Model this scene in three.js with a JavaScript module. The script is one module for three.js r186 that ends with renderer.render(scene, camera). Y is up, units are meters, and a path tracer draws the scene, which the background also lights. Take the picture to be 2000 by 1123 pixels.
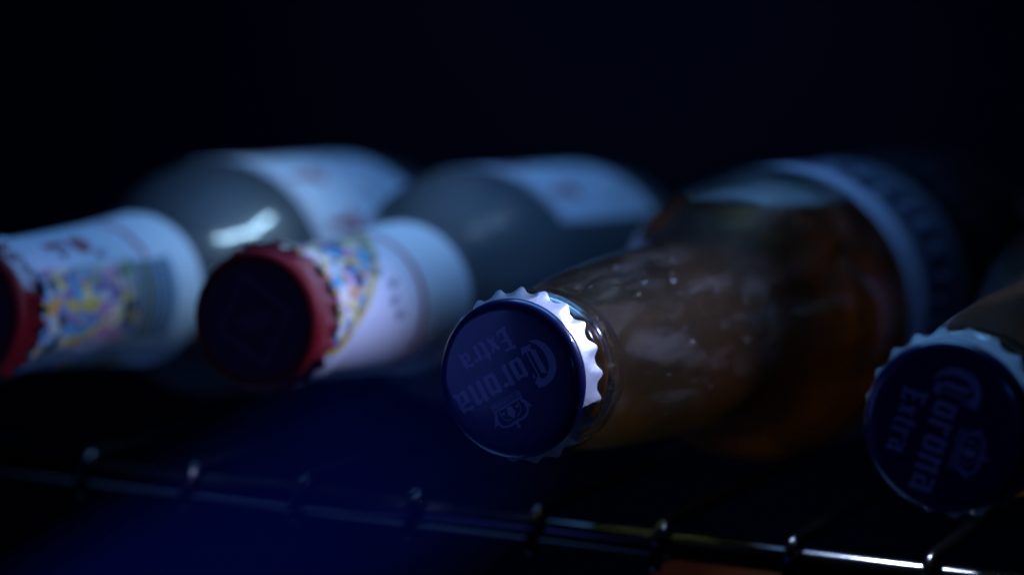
import * as THREE from 'three';
import { mergeGeometries, toCreasedNormals } from 'three/addons/utils/BufferGeometryUtils.js';
import { RoundedBoxGeometry } from 'three/addons/geometries/RoundedBoxGeometry.js';
import { RectAreaLightUniformsLib } from 'three/addons/lights/RectAreaLightUniformsLib.js';
import { ImprovedNoise } from 'three/addons/math/ImprovedNoise.js';

RectAreaLightUniformsLib.init();
const MM = 0.001;
// ---------------------------------------------------------------- camera, light, exposure
const scene = new THREE.Scene();
scene.background = new THREE.Color(0, 0, 0);
const camera = new THREE.PerspectiveCamera(14.115, 2000 / 1123, 0.01, 20);
camera.position.set(0, 85.85 * MM, 0);
camera.rotation.set(-0.10548, 0.43028, 0.02902, 'YXZ');
camera.focus = 0.3845;
camera.userData.fStop = 6.6;
const renderer = new THREE.WebGLRenderer();
renderer.toneMapping = THREE.LinearToneMapping;
renderer.toneMappingExposure = 1;
renderer.shadowMap.enabled = true;
const UNSEEN_PANEL = { at: [-175, 268, -452], size: [210, 120], color: [0.15, 0.43, 1.0], core: [0.15, 0.43, 1.0], glow: 1.1, power: 4.1, aim: [-175, 0, -448] };  // out of view above, placed to light the bottles from the top
const UNSEEN_SPOT = { at: [-18, 160, -436], aim: [-172, 39, -378], color: [0.44, 0.52, 1.0], power: 0.24, angle: 0.27, radius: 6 };  // unseen, placed to light the middle cap skirt and neck label
const UNSEEN_BLUE = { at: [-262, 28, -225], size: [60, 60], color: [0.1, 0.17, 1.0], core: [0.1, 0.17, 1.0], glow: 0.1, power: 1.05, aim: [-170, 25, -346] };  // unseen at the left, placed to light the cap faces blue
const ADDED_BAR_LAMP = { at: [-70, 64, 8], size: [36, 28], color: [0.08, 0.2, 1.0], core: [0.08, 0.2, 1.0], glow: 0.1, power: 3.4, aim: [-46, 71, -84] };  // added only to light the blue bar near the lens
const ADDED_BASE_LAMP = { at: [-147, 28, -622], size: [30, 30], color: [0.85, 1.0, 0.75], core: [0.85, 1.0, 0.75], glow: 0.08, power: 0.36, aim: [-150, 28, -560] };  // added behind the bottle base to make the beer glow
const UNSEEN_UNDER = { at: [-315, -185, -385], size: [160, 140], color: [0.15, 0.36, 1.0], core: [0.15, 0.36, 1.0], glow: 0.1, power: 0.6, aim: [-262, 0, -470] };  // out of view below, placed to light the bottle undersides
const UNSEEN_STRIP = { from: [-146, 225, -584], to: [-50, 171, -424], aim: [-267, 42, -447], width: 9, hood: 58, power: 72, color: [0.42, 0.72, 1.0] };  // unseen, placed for the bright streak on the left shoulder
const UNSEEN_LEDS = { from: [-213, 215, -430], to: [-160, 215, -430], aim: [-92, -3, -394], count: 2, power: [0.12, 0.42], angle: 0.16, radius: 6, color: [0.6, 0.7, 1.0] };  // unseen, placed for the bright line along the front rail

// ---------------------------------------------------------------- helpers
let seed = 7;
const rnd = () => { seed = (seed * 1664525 + 1013904223) >>> 0; return seed / 4294967296; };
const noise = new ImprovedNoise();
const taken = new Map();
const numbered = (n) => { const k = taken.get(n) ?? 0; taken.set(n, k + 1); return k ? n + '_' + String(k).padStart(3, '0') : n; };
function part(name, geometry, material, parent) {
  const m = new THREE.Mesh(geometry, material);
  m.name = name; m.castShadow = m.receiveShadow = true;
  parent.add(m);
  return m;
}
function thing(name, label, category, group) {
  const o = new THREE.Group();
  o.name = numbered(name); o.userData = { label, category };
  if (group) o.userData.group = group;
  scene.add(o);
  return o;
}
function structure(name, geometry, material) {
  const m = part(name, geometry, material, scene);
  m.userData = { kind: 'structure' };
  return m;
}
const mm = (g) => g.scale(MM, MM, MM);
const phys = (o) => new THREE.MeshPhysicalMaterial(o);
const lin = (r, g, b) => new THREE.Color().setRGB(r, g, b);
function canvas(w, h) { const c = document.createElement('canvas'); c.width = w; c.height = h; return c; }
function tex(c, srgb = true) {
  const t = new THREE.CanvasTexture(c);
  if (srgb) t.colorSpace = THREE.SRGBColorSpace;
  t.wrapS = t.wrapT = THREE.RepeatWrapping; t.magFilter = THREE.LinearFilter;
  return t;
}
// smooth curve through [distance from the top of the cap, radius] pairs, given as a lathe profile from the base up
function profileOf(pairs, height, step = 1.5) {
  const curve = new THREE.CatmullRomCurve3(pairs.map(([t, r]) => new THREE.Vector3(r, height - t, 0)), false, 'centripetal');
  const n = Math.max(40, Math.round(curve.getLength() / step));
  return curve.getPoints(n).map((p) => new THREE.Vector2(Math.max(p.x, 0.0001), p.y)).reverse();
}
const radiusAt = (profile, y) => {
  for (let i = 1; i < profile.length; i++) if (profile[i].y >= y) {
    const a = profile[i - 1], b = profile[i], k = (y - a.y) / Math.max(1e-6, b.y - a.y);
    return a.x + (b.x - a.x) * k;
  }
  return profile[profile.length - 1].x;
};

// ---------------------------------------------------------------- printed and worn surfaces
function glyphs(x) {           // broad-nib letters, x-height 100, base line at y = 0 and y up
  const poly = (...p) => { x.beginPath(); p.forEach(([a, b], i) => (i ? x.lineTo(a, b) : x.moveTo(a, b))); x.closePath(); x.fill(); };
  const stem = (l, w, lo = 0, hi = 100) => poly([l, lo + 14], [l + w * 0.5, lo - 6], [l + w, lo + 12], [l + w, hi - 14], [l + w * 0.5, hi + 6], [l, hi - 12]);
  const dia = (cx, cy, r) => poly([cx - r, cy], [cx, cy + r * 0.75], [cx + r, cy], [cx, cy - r * 0.75]);
  const bar = (x0, y0, x1, y1, h) => poly([x0, y0], [x1, y1], [x1, y1 - h], [x0, y0 - h]);
  return {
    o() { stem(0, 24); stem(44, 24); bar(6, 104, 62, 88, 16); bar(6, 14, 62, 28 - 14, 16); dia(10, 94, 12); dia(58, 6, 12); return 80; },
    r() { stem(0, 24); dia(12, 94, 17); dia(12, 4, 18); dia(44, 86, 19); bar(20, 84, 40, 96, 10); return 66; },
    n() { stem(0, 24); stem(48, 24); dia(12, 94, 17); dia(60, 90, 16); bar(20, 84, 56, 104, 13); dia(12, 4, 17); dia(62, 4, 17); return 88; },
    a() { stem(0, 22, 0, 62); stem(44, 24); bar(6, 58, 52, 70, 13); bar(6, 106, 58, 90, 16); dia(8, 92, 14); bar(6, 14, 50, 18, 14); dia(62, 3, 17); return 84; },
    x() { poly([2, 92], [22, 106], [68, 10], [48, -6]); poly([6, 4], [16, -4], [66, 94], [54, 104]); bar(12, 58, 60, 58, 11); return 76; },
    t() { stem(8, 24, 0, 128); bar(-6, 98, 54, 98, 13); dia(34, 4, 17); return 58; },
    E() { poly([18, 4], [46, -12], [46, 138], [18, 150]); bar(0, 150, 78, 138, 20); bar(34, 78, 72, 76, 15); bar(6, 8, 84, 14, 20); dia(74, 132, 15); dia(70, 68, 13); poly([72, 16], [92, 40], [84, -6]); bar(0, 96, 20, 96, 8); return 96; },
    C() {
      x.beginPath(); x.moveTo(112, 178); x.bezierCurveTo(28, 206, -46, 150, -38, 60); x.bezierCurveTo(-34, 6, 0, -34, 50, -40);
      x.bezierCurveTo(14, -12, -2, 24, 0, 70); x.bezierCurveTo(4, 130, 40, 160, 112, 160); x.closePath(); x.fill();
      poly([34, 14], [62, -8], [62, 122], [34, 140]);                               // inner upright
      poly([78, -18], [86, -14], [86, 150], [78, 150]);                             // hair line
      poly([48, 152], [104, 176], [118, 150], [92, 128], [84, 146]);                // head
      poly([98, 128], [112, 128], [105, 96]);                                       // beard
      poly([40, -20], [98, -30], [112, 10], [90, -2], [60, 4]);                     // foot
      return 118;
    },
  };
}
function word(x, text, left, base, scale, gap = 6) {
  x.save(); x.translate(left, base); x.scale(scale, -scale);
  const g = glyphs(x);
  for (const ch of text) x.translate(g[ch]() + gap, 0);
  x.restore();
}
function blueCapPrint() {
  const S = 1024, c = canvas(S, S), x = c.getContext('2d');
  x.fillStyle = '#0c1a5e'; x.fillRect(0, 0, S, S);
  for (let i = 0; i < 2600; i++) {                                                  // fine scuffs and dust in the lacquer
    x.fillStyle = `rgba(${120 + rnd() * 90},${130 + rnd() * 90},${190 + rnd() * 60},${0.03 + rnd() * 0.1})`;
    const a = rnd() * 6.28, r = Math.sqrt(rnd()) * 512, s = 0.6 + rnd() * 1.6;
    x.fillRect(512 + Math.cos(a) * r, 512 + Math.sin(a) * r, s, s);
  }
  x.fillStyle = '#d6d6e8';
  const k = 3.26, X = (u) => 512 + u * k, Y = (v) => 512 - v * k;
  word(x, 'Corona', X(-97), Y(-28), 1.33, 8);
  word(x, 'Extra', X(-50), Y(-90), 0.98, 10);
  // crest: a crown between two rampant wings over a lettered band
  x.save(); x.translate(X(26), Y(58)); x.scale(k, -k);
  x.strokeStyle = x.fillStyle; x.lineWidth = 1.6;
  x.strokeRect(-35, -30, 70, 11);
  for (let i = 0; i < 17; i++) x.fillRect(-33 + i * 4, -27.5, 1.2 + rnd() * 1.8, 6);
  x.fillRect(-37, -17, 74, 3);
  const arc = (s, w) => { x.lineWidth = w; x.beginPath(); x.moveTo(s * 30, -13); x.bezierCurveTo(s * 46, 8, s * 30, 26, s * 4, 20); x.stroke(); };
  arc(1, 5); arc(-1, 5);
  for (const s of [-1, 1]) {
    x.beginPath(); x.moveTo(s * 36, -12); x.lineTo(s * 48, 10); x.lineTo(s * 39, 8); x.lineTo(s * 32, -6); x.fill();
    x.lineWidth = 2.2; x.beginPath(); x.moveTo(s * 22, -12); x.bezierCurveTo(s * 28, 4, s * 16, 12, s * 6, 12); x.stroke();
    x.beginPath(); x.arc(s * 17, -5, 3.2, 0, 7); x.fill();
  }
  x.beginPath(); x.moveTo(-6, -12); x.lineTo(-9, 2); x.lineTo(0, 14); x.lineTo(9, 2); x.lineTo(6, -12); x.fill();
  x.beginPath(); x.arc(0, 22, 4.5, 0, 7); x.fill(); x.fillRect(-1.6, 24, 3.2, 12); x.fillRect(-5.5, 28.5, 11, 3);
  x.restore();
  return tex(c);
}
function redCapPrint() {
  const S = 512, c = canvas(S, S), x = c.getContext('2d');
  x.fillStyle = '#7a0e1a'; x.fillRect(0, 0, S, S);
  x.fillStyle = '#5e2e46'; x.beginPath(); x.arc(256, 256, 205, 0, 7); x.fill();
  x.strokeStyle = '#86647c'; x.lineWidth = 9;
  x.beginPath(); x.moveTo(256, 90); x.lineTo(400, 256); x.lineTo(256, 420); x.lineTo(112, 256); x.closePath(); x.stroke();
  x.fillStyle = '#7c5a72'; x.fillRect(180, 236, 150, 16); x.fillRect(196, 268, 118, 12);
  return tex(c);
}
// neck label: a column for each place round the neck (360 degrees = 1024), 512 rows along it from the cap end
function neckPrint() {
  const W = 1024, H = 512, c = canvas(W, H), x = c.getContext('2d'), U = (deg) => (deg / 360) * W, V = (t) => ((t - 9) / 60) * H;
  x.fillStyle = '#dcdfec'; x.fillRect(0, 0, W, H);
  const inks = ['#c9b548', '#e3d98f', '#4f9fc4', '#7f6aa8', '#c98bb0', '#39484f', '#d7a13a', '#e8c7d2', '#8aa06a', '#b4c8cf', '#e6dfd0', '#6f8fb8'];
  const wedge = [[40, 9], [60, 9], [90, 19], [200, 52], [212, 52], [212, 9]], strip = [[235, 9], [306, 9], [306, 44], [235, 44]];
  for (const shape of [wedge, strip]) {                                             // coloured scraps of a collage
    x.save(); x.beginPath(); shape.forEach(([a, t], i) => (i ? x.lineTo(U(a), V(t)) : x.moveTo(U(a), V(t)))); x.closePath(); x.clip();
    x.fillStyle = '#c9c08e'; x.fillRect(0, 0, W, H);
    for (let i = 0; i < 1500; i++) {
      x.fillStyle = inks[Math.floor(rnd() * inks.length)];
      x.save(); x.translate(U(30 + rnd() * 290), rnd() * 340); x.rotate(rnd() * 6.28);
      const w = 14 + rnd() * 44, h = 8 + rnd() * 26;
      if (rnd() < 0.5) { x.beginPath(); x.ellipse(0, 0, w * 0.6, h * 0.6, 0, 0, 7); x.fill(); } else x.fillRect(-w / 2, -h / 2, w, h);
      x.restore();
    }
    x.restore();
  }
  x.fillStyle = '#4f9fd4'; x.beginPath(); x.ellipse(U(158), V(23), 17, 30, 0.4, 0, 7); x.fill();
  x.strokeStyle = '#c4b13e'; x.lineWidth = 15; x.beginPath(); x.moveTo(U(212), V(52)); x.lineTo(U(200), V(52)); x.lineTo(U(90), V(19)); x.lineTo(U(60), V(9)); x.stroke();
  for (let i = 0; i < 6; i++) { x.fillStyle = ['#2c4a66', '#5e6c50', '#22303c', '#4f7fae', '#1f2c3c', '#5a86b4'][i]; x.fillRect(U(237), V(44.5 + i * 2.5), U(66), V(11)); }
  x.fillStyle = '#ad1f38'; x.fillRect(0, V(46.5), U(212), 15); x.fillRect(U(306), V(50), U(60), 15);
  x.fillStyle = '#a3202f'; x.fillRect(U(328), V(20), 24, 60); x.beginPath(); x.ellipse(U(329), V(32), 30, 26, 0, 0, 7); x.fill();
  x.fillStyle = '#39435c';
  for (const [a, t] of [[138, 33], [124, 30], [112, 34], [98, 33], [86, 35], [118, 20], [318, 22], [312, 34]]) { const p = U(a), q = V(t); x.fillRect(p, q, 13, 20); x.fillRect(p - 7, q + 6, 27, 6); x.fillRect(p + 5, q + 24, 17, 6); }
  return tex(c);
}
function bodyPrint() {
  const W = 1024, H = 512, c = canvas(W, H), x = c.getContext('2d');
  x.fillStyle = '#d3d6e2'; x.fillRect(0, 0, W, H);
  x.fillStyle = '#a3202f'; x.fillRect(0, 14, W, 7);
  for (let i = 0; i < 6; i++) { const a = 90 + i * 165; x.fillRect(a, 60, 22, 90); x.beginPath(); x.ellipse(a + 12, 170, 32, 24, 0.3, 0, 7); x.fill(); }
  x.fillStyle = '#44506c';
  for (let i = 0; i < 40; i++) x.fillRect(40 + rnd() * 940, 230 + Math.floor(rnd() * 8) * 30, 20 + rnd() * 40, 8);
  return tex(c);
}
// printed body label of the clear bottles: white ring, dark blue ornaments, grey to near-black bands that paint in shade
function scrollPrint() {
  const W = 2048, H = 512, c = canvas(W, H), x = c.getContext('2d');
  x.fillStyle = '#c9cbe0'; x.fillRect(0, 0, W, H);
  x.fillStyle = '#676c7e'; x.fillRect(0, 60, W, 150); x.fillStyle = '#181b26'; x.fillRect(0, 210, W, H);  // shade towards the far end painted into the label
  for (let i = 0; i < 34; i++) {
    const a = (i + 0.5 + (rnd() - 0.5) * 0.4) * (W / 34), b = 105 + (rnd() - 0.5) * 50;
    x.fillStyle = '#0e1434'; x.strokeStyle = '#0e1434'; x.lineWidth = 8;
    x.beginPath(); x.ellipse(a, b, 12 + rnd() * 14, 14 + rnd() * 16, rnd() * 3, 0, 7); x.fill();
    x.beginPath(); x.arc(a + 16, b + 34, 15 + rnd() * 8, rnd() * 3, 3.6 + rnd() * 2); x.stroke();
    x.fillStyle = '#aeb6d4'; x.beginPath(); x.ellipse(a - 24, b + 10, 9, 16, 0.4, 0, 7); x.fill();
  }
  x.fillStyle = '#30343f'; for (let i = 0; i < 26; i++) { x.beginPath(); x.ellipse(i * 79 + rnd() * 30, 290 + rnd() * 60, 22 + rnd() * 14, 34 + rnd() * 20, 0, 0, 7); x.fill(); }
  return tex(c);
}
// dust and dried drops on glass: how much light still passes, as specks with outlines of their own
function dustMap() {
  const S = 512, c = canvas(S, S), x = c.getContext('2d'), im = x.createImageData(S, S), d = im.data;
  for (let j = 0; j < S; j++) for (let i = 0; i < S; i++) {
    const u = i / S, v = j / S;
    let n = 0, a = 1;
    for (const f of [6, 14, 33]) { n += a * noise.noise(u * f, v * f, f * 1.7); a *= 0.65; }
    const film = Math.max(0, n - 0.02) * (0.2 + 0.8 * rnd());
    d[(j * S + i) * 4] = d[(j * S + i) * 4 + 1] = d[(j * S + i) * 4 + 2] = 254.5 - film * 21; d[(j * S + i) * 4 + 3] = 255;
  }
  x.putImageData(im, 0, 0);
  for (let i = 0; i < 700; i++) {
    const s = 0.4 + rnd() * rnd() * 0.9;
    x.fillStyle = `rgba(0,0,0,${0.1 + rnd() * 0.4})`;
    x.beginPath(); x.ellipse(rnd() * S, rnd() * S, s, s * (0.5 + rnd()), rnd() * 3, 0, 7); x.fill();
  }
  const t = tex(c, false); t.repeat.set(2, 2);
  return t;
}
function grainMap(base, spread, f = 90) {
  const S = 256, c = canvas(S, S), x = c.getContext('2d'), im = x.createImageData(S, S);
  for (let i = 0; i < S * S; i++) {
    const u = (i % S) / S, v = Math.floor(i / S) / S;
    const n = base + spread * (noise.noise(u * f, v * f, 3.1) * 0.6 + noise.noise(u * f * 0.2, v * f * 0.2, 8.1) * 0.6 + (rnd() - 0.5) * 0.4);
    im.data[i * 4] = im.data[i * 4 + 1] = im.data[i * 4 + 2] = Math.max(0, Math.min(255, n)); im.data[i * 4 + 3] = 255;
  }
  x.putImageData(im, 0, 0);
  return tex(c, false);
}

// ---------------------------------------------------------------- materials
const dust = dustMap(), grain = grainMap(128, 90);
const M = {
  glass: phys({ color: lin(0.93, 0.94, 0.92), transmission: 1, transmissionMap: dust, thickness: 0.003, ior: 1.5, roughness: 0.11, specularIntensity: 0.5, attenuationColor: lin(0.9, 0.92, 0.85), attenuationDistance: 0.02 }),
  beer: phys({ color: 0xffffff, color: lin(1, 0.5, 0.09), transmission: 0.988, thickness: 0.03, ior: 1.34, roughness: 0.34, specularIntensity: 0.1, attenuationColor: lin(0.8, 0.71, 0.34), attenuationDistance: 0.085 }),
  capWhite: phys({ color: lin(0.74, 0.74, 0.78), roughness: 0.32, clearcoat: 0.6, clearcoatRoughness: 0.12, bumpMap: grain, bumpScale: 0.00004 }),
  capBlue: phys({ map: blueCapPrint(), roughness: 0.38, clearcoat: 0.7, clearcoatRoughness: 0.1 }),
  capRed: phys({ color: lin(0.17, 0.008, 0.015), roughness: 0.35, clearcoat: 0.6, clearcoatRoughness: 0.15 }),
  capRedTop: phys({ map: redCapPrint(), roughness: 0.55, specularIntensity: 0.5 }),
  capOrange: phys({ color: lin(0.55, 0.09, 0.02), roughness: 0.4, clearcoat: 0.4, clearcoatRoughness: 0.2 }),
  slate: phys({ color: lin(0.06, 0.066, 0.08), roughness: 0.42, clearcoat: 1, clearcoatRoughness: 0.06, bumpMap: grain, bumpScale: 0.00002 }),
  foam: phys({ color: lin(0.6, 0.6, 0.64), roughness: 0.8, bumpMap: grain, bumpScale: 0.0006 }),
  slateHazed: phys({ color: lin(0.1, 0.105, 0.12), roughness: 0.5, clearcoat: 1, clearcoatRoughness: 0.2, bumpMap: grain, bumpScale: 0.00003 }),
  tornLabel: null,
  neckLabel: phys({ map: neckPrint(), roughness: 0.55 }),
  bodyLabel: phys({ map: bodyPrint(), roughness: 0.55 }),
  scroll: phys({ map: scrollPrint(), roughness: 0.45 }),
  amber: phys({ color: lin(0.12, 0.04, 0.01), roughness: 0.15, clearcoat: 1 }),
  wire: phys({ color: lin(0.055, 0.055, 0.06), metalness: 0.97, roughness: 0.16 }),
  liner: phys({ color: lin(0.007, 0.007, 0.018), roughness: 0.8, specularIntensity: 0.12, bumpMap: grain, bumpScale: 0.0001 }),
  tray: phys({ color: lin(0.003, 0.003, 0.009), roughness: 0.6, specularIntensity: 0.3 }),
  hazeBlue: phys({ color: lin(0.05, 0.2, 0.9), roughness: 0.6 }),  // for the bar whose blur stands in for haze
  housing: phys({ color: lin(0.05, 0.05, 0.05), roughness: 0.5 }),
};

M.tornLabel = phys({ map: M.neckLabel.map, roughness: 0.5, side: THREE.DoubleSide });

// ---------------------------------------------------------------- crown caps
function crownSkirt(y0) {      // y0: height of the flat top above the group's origin (mm), the skirt hangs below
  const teeth = 21, seg = teeth * 16, rows = [];
  for (let i = 0; i <= 14; i++) rows.push(i / 14);
  const pos = [], idx = [], uv = [];
  const ring = (f) => { for (let j = 0; j <= seg; j++) { const [r, y] = f(j / seg); const a = (j / seg) * Math.PI * 2; pos.push(r * Math.cos(a), y0 - y, r * Math.sin(a)); uv.push((j / seg) * 8, y / 12); } };
  const shape = (k, inner) => (q) => {
    const w = Math.cos(q * Math.PI * 2 * teeth), tooth = Math.pow(Math.max(0, 0.5 + 0.5 * w), 1.6), own = 0.12 * Math.sin(Math.floor(q * teeth + 0.5) * 12.9);
    const e = Math.max(0, k - 0.16) / 0.84;
    const flare = 13.4 + 0.12 * k + e * (0.5 + e * (0.15 + (0.75 + own) * tooth)) - e * 0.12 * (1 - tooth);
    return [flare - (inner ? 0.28 : 0), 2.0 + k * 2.9 + e * e * tooth * (0.75 + own)];
  };
  for (const k of rows) ring(shape(k, false));
  for (const k of rows.slice().reverse()) ring(shape(k, true));
  const n = seg + 1, R = rows.length * 2;
  for (let i = 0; i < R - 1; i++) for (let j = 0; j < seg; j++) { const a = i * n + j, b = a + 1, c = a + n, d = c + 1; idx.push(a, b, c, b, d, c); }
  const g = new THREE.BufferGeometry();
  g.setAttribute('position', new THREE.Float32BufferAttribute(pos, 3)); g.setAttribute('uv', new THREE.Float32BufferAttribute(uv, 2)); g.setIndex(idx);
  return toCreasedNormals(mm(g), 0.9);
}
function crownTop(y0) {        // dished printed disc with a rolled shoulder
  const pts = [[13.4, 2.05], [13.38, 1.6], [13.28, 1.15], [13.0, 0.7], [12.55, 0.36], [12.0, 0.14], [11.2, 0.03], [9, 0], [5, 0], [0.0001, 0]].map(([r, y]) => new THREE.Vector2(r, y0 - y));
  const g = new THREE.LatheGeometry(pts, 128), p = g.attributes.position, u = g.attributes.uv;
  for (let i = 0; i < p.count; i++) u.setXY(i, 0.5 + (p.getX(i) / 13.4) * 0.5, 0.5 - (p.getZ(i) / 13.4) * 0.5);
  return mm(g);
}
function crownCap(parent, height, skirtMaterial, topMaterial, spin) {
  const cap = part('crown_cap', crownSkirt(height), skirtMaterial, parent);
  part('cap_top', crownTop(height), topMaterial, cap);
  cap.rotation.y = spin;
  return cap;
}

// ---------------------------------------------------------------- bottles
const CLEAR = { H: 241, R: 30.5, pairs: [[2.2, 9.5], [1.2, 11.2], [2.2, 12.7], [6, 12.9], [9, 12.9], [11, 13.9], [14, 14.1], [16.5, 13.6], [20, 14.1], [30, 16], [45, 17.3], [60, 18.1], [70, 18.6], [78, 19.5], [86, 21.7], [94, 25], [102, 28.1], [110, 29.9], [118, 30.5], [150, 30.5], [228, 30.5], [236, 29.6], [239.8, 27], [240.8, 22], [238, 12], [237.6, 0]] };
const LONG = { H: 206, R: 28, pairs: [[2.2, 9], [1.2, 11], [2.2, 12.5], [6, 12.7], [9, 12.7], [11, 13.6], [14, 13.7], [17, 13.1], [25, 13.4], [40, 14.2], [55, 15.2], [68, 16.4], [77, 18], [85, 21], [92, 24.1], [99, 26.6], [107, 27.8], [116, 28], [140, 28], [195, 28], [202, 27], [205, 24], [205.8, 19], [203, 10], [202.8, 0]] };
for (const b of [CLEAR, LONG]) b.profile = profileOf(b.pairs, b.H);

// place a lying bottle: cap at (x, z), turned by heading, tilted by tilt about the place where its body rests
function lay(o, kind, x, z, heading, tilt) {
  const d = new THREE.Vector3(Math.sin(heading) * Math.cos(tilt), Math.sin(tilt), -Math.cos(heading) * Math.cos(tilt));
  const rest = new THREE.Vector3(x + Math.sin(heading) * 125, kind.R, z - Math.cos(heading) * 125);
  o.position.copy(rest).addScaledVector(d, kind.H - 125).multiplyScalar(MM);
  const y = d.clone().negate(), right = new THREE.Vector3(0, 1, 0).cross(y).normalize(), up = y.clone().cross(right).normalize();
  o.setRotationFromMatrix(new THREE.Matrix4().makeBasis(right, y, up.negate()));     // local z points down, local y to the cap
}
function bodyBand(kind, from, to, lift, phi0 = 0, phi = Math.PI * 2) {      // sheet round the bottle between two distances from the cap
  const pts = [], steps = 40;
  for (let i = 0; i <= steps; i++) { const t = to + ((from - to) * i) / steps; pts.push(new THREE.Vector2(radiusAt(kind.profile, kind.H - t) + lift, kind.H - t)); }
  const last = pts[pts.length - 1], first = pts[0];
  pts.push(new THREE.Vector2(last.x - lift * 0.8, last.y + 0.05)); pts.unshift(new THREE.Vector2(first.x - lift * 0.8, first.y - 0.05));
  const g = new THREE.LatheGeometry(pts, 96, phi0, phi), p = g.attributes.position, u = g.attributes.uv;
  for (let i = 0; i < p.count; i++) u.setY(i, 1 - (kind.H - p.getY(i) - from) / (to - from));
  return mm(g);
}
function makeClear(name, label, spin) {
  const t = thing(name, label, 'bottle');
  const outer = CLEAR.profile, inner = [];
  for (let i = 0; i <= 110; i++) {
    const y = 7 + ((CLEAR.H - 4 - 7) * i) / 110, wall = y < 14 ? 2.6 + (14 - y) * 0.6 : 2.6;
    inner.push(new THREE.Vector2(Math.max(0.0001, i === 0 ? 0.0001 : Math.min(radiusAt(outer, y) - wall, y > CLEAR.H - 12 ? 9.6 : 99)), y));
  }
  const shell = [...outer, ...inner.slice().reverse()];
  part('bottle_glass', mm(new THREE.LatheGeometry(shell, 128)), M.glass, t);
  // the drink: fills the inside up to a level surface, with an air pocket above it
  const fill = inner.slice(0, 104).map((p) => new THREE.Vector2(p.x + (p.x > 1 ? 0.06 : 0), p.y));
  fill.push(new THREE.Vector2(0.0001, fill[fill.length - 1].y));
  const g = new THREE.LatheGeometry(fill, 128), p = g.attributes.position;
  for (let i = 0; i < p.count; i++) if (-p.getZ(i) > 23) p.setZ(i, -23);
  part('beer', toCreasedNormals(mm(g), 0.5), M.beer, t);
  const f = new THREE.LatheGeometry([new THREE.Vector2(23.2, fill[1].y - 0.1), ...fill.filter((p) => p.x > 23.5).map((p) => new THREE.Vector2(p.x - 0.25, p.y))], 128), q = f.attributes.position;
  for (let i = 0; i < q.count; i++) if (-q.getZ(i) < 23.1) {
    const half = Math.sqrt(Math.max(0, q.getX(i) ** 2 + q.getZ(i) ** 2 - 23.1 * 23.1));
    q.setXYZ(i, Math.sign(q.getX(i)) * Math.min(Math.abs(q.getX(i)), half), q.getY(i), -23.1);
  }
  part('foam', toCreasedNormals(mm(f), 0.5), M.foam, t);
  part('printed_label', bodyBand(CLEAR, 121, 229, 0.12), M.scroll, t);  // far end lengthened to mask glow from the lamp behind the base
  crownCap(t, CLEAR.H, M.capWhite, M.capBlue, spin);
  return t;
}
function makeLong(name, label, spin, labelTurn, labelFrom, glass) {
  const t = thing(name, label, 'bottle');
  part('bottle_glass', mm(new THREE.LatheGeometry(LONG.profile, 128)), glass, t);
  const tp = [], tu = [], flap = (deg) => {
    const w = 4 + rnd() * 5, tip = 4.2 + rnd() * 2.6, lift = 14.6 + rnd() * 0.7, lean = (rnd() - 0.5) * 7;
    const at = (a, r, y) => { const q = (a * Math.PI) / 180; tp.push(r * Math.sin(q), LONG.H - y, r * Math.cos(q)); tu.push(a / 360, 1 - (y + 12 - 9) / 60); };
    const A = [deg - w, 13.9, 10], B = [deg + w, 13.9, 10], C = [deg - w * 0.8 + lean, lift - 0.3, 7], D = [deg + w * 0.7 + lean, lift, 7.3], E = [deg + lean * 1.5, lift + 0.2, tip];
    for (const [p, q, r] of [[A, B, C], [B, D, C], [C, D, E]]) { at(...p); at(...q); at(...r); }
  };
  for (let a = 84; a < 212; a += 7 + rnd() * 4) flap(a);
  for (let a = 238; a < 306; a += 7 + rnd() * 4) flap(a);
  const torn = new THREE.BufferGeometry();
  torn.setAttribute('position', new THREE.Float32BufferAttribute(tp, 3)); torn.setAttribute('uv', new THREE.Float32BufferAttribute(tu, 2)); torn.computeVertexNormals();
  const nl = part('neck_label', bodyBand(LONG, 9, 69, 0.18), M.neckLabel, t); nl.rotation.y = labelTurn;
  part('torn_edge', mm(torn), M.tornLabel, nl);
  part('body_label', bodyBand(LONG, 109, 180, 0.2, labelFrom, 3.3), M.bodyLabel, t);
  crownCap(t, LONG.H, M.capRed, M.capRedTop, spin);
  return t;
}
const clear1 = makeClear('beer_bottle', 'clear glass bottle of amber beer with blue crown cap, beside the red capped bottle', 3.717);
lay(clear1, CLEAR, -159.05, -345.98, 0.04, 0.0029);
const clear2 = makeClear('beer_bottle', 'amber beer bottle with blue crown cap, cut off by the right edge of the photo', 4.45);
lay(clear2, CLEAR, -85.58, -346.16, 0.0635, 0.0109);
const long1 = makeLong('labelled_bottle', 'blurred slate blue bottle with red crown cap and white neck label, beside the amber bottle', 0.3, 0, 2.2, M.slateHazed);
lay(long1, LONG, -226, -375.74, -0.068, -0.0318);
const long2 = makeLong('labelled_bottle', 'blurred slate blue bottle at the left edge, its red cap cut off by the frame', 1.1, Math.PI, 1.75, M.slate);
lay(long2, LONG, -280.2, -357.2, -0.094, -0.0265);

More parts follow.
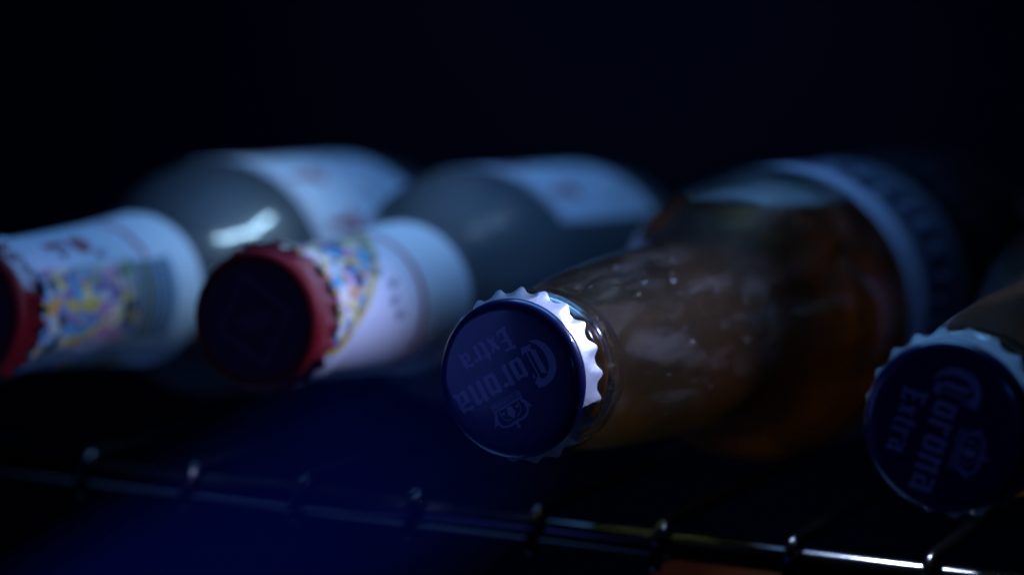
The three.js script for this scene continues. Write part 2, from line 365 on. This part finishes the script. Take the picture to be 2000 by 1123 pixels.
// ---------------------------------------------------------------- wire shelf
{
  const t = thing('wire_shelf', 'dark glossy wire shelf that the four bottles lie on', 'shelf');
  t.position.set(-0.16, 0, -0.394);
  const X0 = -224.2 + 160, S = 25.316, r = 1.35, rr = 2.6, ry = -2 * r - rr;
  class Bent extends THREE.Curve {
    getPoint(u, out = new THREE.Vector3()) {
      const L = 240, A = (rr + r) * Math.PI * 0.5, D = 3, total = L + A + D, s = u * total;
      if (s < L) return out.set(0, -r, -L + s);
      if (s < L + A) { const a = (s - L) / (rr + r); return out.set(0, ry + (rr + r) * Math.cos(a), (rr + r) * Math.sin(a)); }
      return out.set(0, ry - (s - L - A), rr + r);
    }
  }
  const bent = mm(new THREE.TubeGeometry(new Bent(), 220, r, 14));
  const end = mm(new THREE.SphereGeometry(r, 14, 8).translate(0, ry - 3, rr + r));
  const wireGeometry = mergeGeometries([bent, end]);
  for (let k = -9; k <= 11; k++) {
    const w = part('wire', wireGeometry, M.wire, t); w.position.x = (X0 + k * S + (rnd() - 0.5) * 0.9) * MM; w.rotation.y = (rnd() - 0.5) * 0.006;
  }
  const rail = (name, y, z, rad) => part(name, mm(new THREE.CylinderGeometry(rad, rad, 560, 24, 1).rotateZ(Math.PI / 2).translate(20, y, z)), M.wire, t);
  rail('front_rail', ry, 0, rr);
  rail('cross_rail', ry, -170, rr); rail('cross_rail', ry, -232, rr);
}

// ---------------------------------------------------------------- cabinet
structure('back_wall', mm(new THREE.BoxGeometry(1100, 700, 12).translate(-160, 60, -660)), M.liner);
structure('added_lower_panel', mm(new THREE.BoxGeometry(1100, 230, 10).translate(-160, -125, -646)), M.tray);  // panel added before the back wall, sets the tone below the shelf
structure('floor', mm(new THREE.BoxGeometry(1100, 12, 520).translate(-160, -246, -420)), M.tray);

// a round blue bar close to the lens, its blur stands in for blue haze
{
  const t = thing('haze_bar', 'deep blue bar close to the lens, its blur stands in for the blue haze at lower left', 'bar');
  const ray = (px, py, depth) => new THREE.Vector3((px - 1000) / 4535, (561.5 - py) / 4535, -1).multiplyScalar(depth * MM).applyEuler(camera.rotation).add(camera.position);
  const a = ray(875, 852, 92), b = ray(20, 1440, 86), axis = b.clone().sub(a), L = axis.length();
  t.position.copy(a).add(b).multiplyScalar(0.5);
  t.quaternion.setFromUnitVectors(new THREE.Vector3(0, 1, 0), axis.clone().normalize());
  part('bar_body', new THREE.CapsuleGeometry(1.5 * MM, L, 8, 24), M.hazeBlue, t);
  part('bar_collar', mm(new THREE.TorusGeometry(1.55, 0.3, 10, 32).rotateX(Math.PI / 2)), M.hazeBlue, t);
}

// two bottles standing on the floor below, only the tops of their caps in view
function makeStanding(label, x, y, z, capMaterial) {
  const t = thing('standing_bottle', label, 'bottle');
  part('bottle_glass', mm(new THREE.LatheGeometry(LONG.profile, 64)), M.amber, t);
  crownCap(t, LONG.H, capMaterial, capMaterial, 0);
  t.position.set(x * MM, y * MM, z * MM);
  return t;
}
makeStanding('brown bottle with an orange red cap standing below the shelf rail', -140, -11 - LONG.H, -402, M.capOrange);

// ---------------------------------------------------------------- lamps
function lamp(name, label, d) {
  const t = thing(name, label, 'lamp');
  t.position.set(...d.at.map((v) => v * MM));
  t.lookAt(...d.aim.map((v) => v * MM));
  const [w, h] = d.size;
  part('lamp_housing', mm(new RoundedBoxGeometry(w + 8, h + 8, 12, 2, 2).translate(0, 0, -8)), M.housing, t);
  const glow = new THREE.MeshStandardMaterial({ color: 0x000000, emissive: lin(...d.core), emissiveIntensity: d.glow, roughness: 0.5 });
  const g = part('lamp_diffuser', mm(new RoundedBoxGeometry(w, h, 3, 2, 1.2).translate(0, 0, -0.8)), glow, t);
  g.castShadow = false;
  const l = new THREE.RectAreaLight(lin(...d.color), d.power, w * MM, h * MM);
  l.name = 'lamp_light';
  l.position.set(0, 0, 2 * MM); l.rotation.y = Math.PI;
  t.add(l);
}
lamp('unseen_top_panel', 'wide dim blue white panel out of view above, placed to light the bottles from the top', UNSEEN_PANEL);
function ledBar(label, d) {     // an unseen short bar with a row of narrow-beam diodes
  const a = new THREE.Vector3(...d.from).multiplyScalar(MM), b = new THREE.Vector3(...d.to).multiplyScalar(MM), aim = new THREE.Vector3(...d.aim).multiplyScalar(MM);
  const t = thing('unseen_led_bar', label, 'lamp');
  t.position.copy(a).add(b).multiplyScalar(0.5);
  const down = aim.clone().sub(t.position).normalize(), along = b.clone().sub(a), L = along.length();
  const x = along.normalize(), z = x.clone().cross(down).normalize(), y = z.clone().cross(x);
  t.setRotationFromMatrix(new THREE.Matrix4().makeBasis(x, y, z));                // local y towards what the bar lights
  part('lamp_housing', new RoundedBoxGeometry(L + 24 * MM, 8 * MM, 18 * MM, 2, 2 * MM).translate(0, -11 * MM, 0), M.housing, t);
  t.updateMatrixWorld(true);
  for (let i = 0; i < d.count; i++) {
    const px = (i / (d.count - 1) - 0.5) * L;
    const glow = new THREE.MeshStandardMaterial({ color: 0x000000, emissive: lin(...d.color), emissiveIntensity: 1.5 });
    const bulb = part('led', new THREE.CylinderGeometry(d.radius * MM, d.radius * MM, 1.5 * MM, 32).translate(0, -7 * MM, 0), glow, t);
    bulb.position.set(px, 0, 0); bulb.castShadow = false;
    const l = new THREE.SpotLight(lin(...d.color), d.power[i], 0, d.angle, 0.8, 2);
    l.name = 'led_light'; l.shadow.radius = d.radius / 20; l.castShadow = true;
    l.position.set(px, 0, 0); l.target.position.copy(t.worldToLocal(aim.clone()));
    t.add(l, l.target);
  }
}
{                               // an unseen tube: side walls and blades added to keep it off other bottles
  const d = UNSEEN_STRIP, a = new THREE.Vector3(...d.from).multiplyScalar(MM), b = new THREE.Vector3(...d.to).multiplyScalar(MM);
  const t = thing('unseen_tube', 'light tube out of view above, placed for the streak on the left bottle, with an added hood', 'lamp');
  t.position.copy(a).add(b).multiplyScalar(0.5);
  const x = b.clone().sub(a), L = x.length(); x.normalize();
  const down = new THREE.Vector3(...d.aim).multiplyScalar(MM).sub(t.position), z = x.clone().cross(down).normalize(), y = z.clone().cross(x);
  t.setRotationFromMatrix(new THREE.Matrix4().makeBasis(x, y, z));
  const w = d.width;
  part('lamp_housing', mergeGeometries([
    mm(new THREE.BoxGeometry(L / MM + 20, 6, w + 12).translate(0, -7, 0)),
    mm(new THREE.BoxGeometry(L / MM + 20, d.hood + 4, 3).translate(0, d.hood / 2 - 2, w / 2 + 2.2)),
    mm(new THREE.BoxGeometry(L / MM + 20, d.hood + 4, 3).translate(0, d.hood / 2 - 2, -w / 2 - 2.2)),
  ]), M.housing, t);
  const reach = down.length() / MM;
  for (let k = 0; k <= 8; k++) {                                                  // louvre blades along the beam, added to mask the other bottles
    const px = (k / 8 - 0.5) * (L / MM + 8);
    part('added_louvre', mm(new THREE.BoxGeometry(0.8, d.hood, w).translate(0, d.hood / 2, 0).rotateZ(Math.atan2(px, reach)).translate(px, 0.5, 0)), M.housing, t);
  }
  const glow = new THREE.MeshStandardMaterial({ color: 0x000000, emissive: lin(...d.color), emissiveIntensity: 4 });
  part('lamp_diffuser', mm(new THREE.BoxGeometry(L / MM, 2, w).translate(0, -2.6, 0)), glow, t).castShadow = false;
  const l = new THREE.RectAreaLight(lin(...d.color), d.power, L, w * MM);
  l.name = 'tube_light'; l.rotation.x = Math.PI / 2; t.add(l);
}
ledBar('short diode bar out of view above, placed for the highlight on the front rail', UNSEEN_LEDS);
{
  const t = thing('unseen_spot_lamp', 'small round spot lamp out of view, placed to light the middle cap and the neck label', 'lamp');
  t.position.set(...UNSEEN_SPOT.at.map((v) => v * MM)); t.lookAt(...UNSEEN_SPOT.aim.map((v) => v * MM));
  const r = UNSEEN_SPOT.radius;
  part('lamp_housing', mm(new THREE.LatheGeometry([[0.001, -22], [r * 0.7, -22], [r + 3, -8], [r + 3, 2], [r + 1.5, 2], [r + 1.5, -6], [0.001, -6]].map(([a, b]) => new THREE.Vector2(a, b)), 48).rotateX(Math.PI / 2)), M.housing, t);
  const glow = new THREE.MeshStandardMaterial({ color: 0x000000, emissive: lin(...UNSEEN_SPOT.color), emissiveIntensity: 0.6, roughness: 0.5 });
  part('lamp_diffuser', mm(new THREE.CylinderGeometry(r, r, 2, 48).rotateX(Math.PI / 2).translate(0, 0, -3)), glow, t).castShadow = false;
  const l = new THREE.SpotLight(lin(...UNSEEN_SPOT.color), UNSEEN_SPOT.power, 0, UNSEEN_SPOT.angle, 0.7, 2);
  l.name = 'lamp_light'; l.shadow.radius = r / 20; l.castShadow = true;
  l.position.set(0, 0, 0); l.target.position.set(0, 0, 1);
  t.add(l, l.target);
}
lamp('unseen_blue_lamp', 'blue lamp out of view at the left, placed to light the cap faces', UNSEEN_BLUE);
lamp('added_bar_lamp', 'small blue lamp added to light the blurred blue bar', ADDED_BAR_LAMP);
lamp('added_base_lamp', 'small lamp added behind the bottle base to make the beer glow', ADDED_BASE_LAMP);
lamp('unseen_under_lamp', 'wide blue lamp out of view under the shelf, placed to light the bottle undersides', UNSEEN_UNDER);

renderer.render(scene, camera);
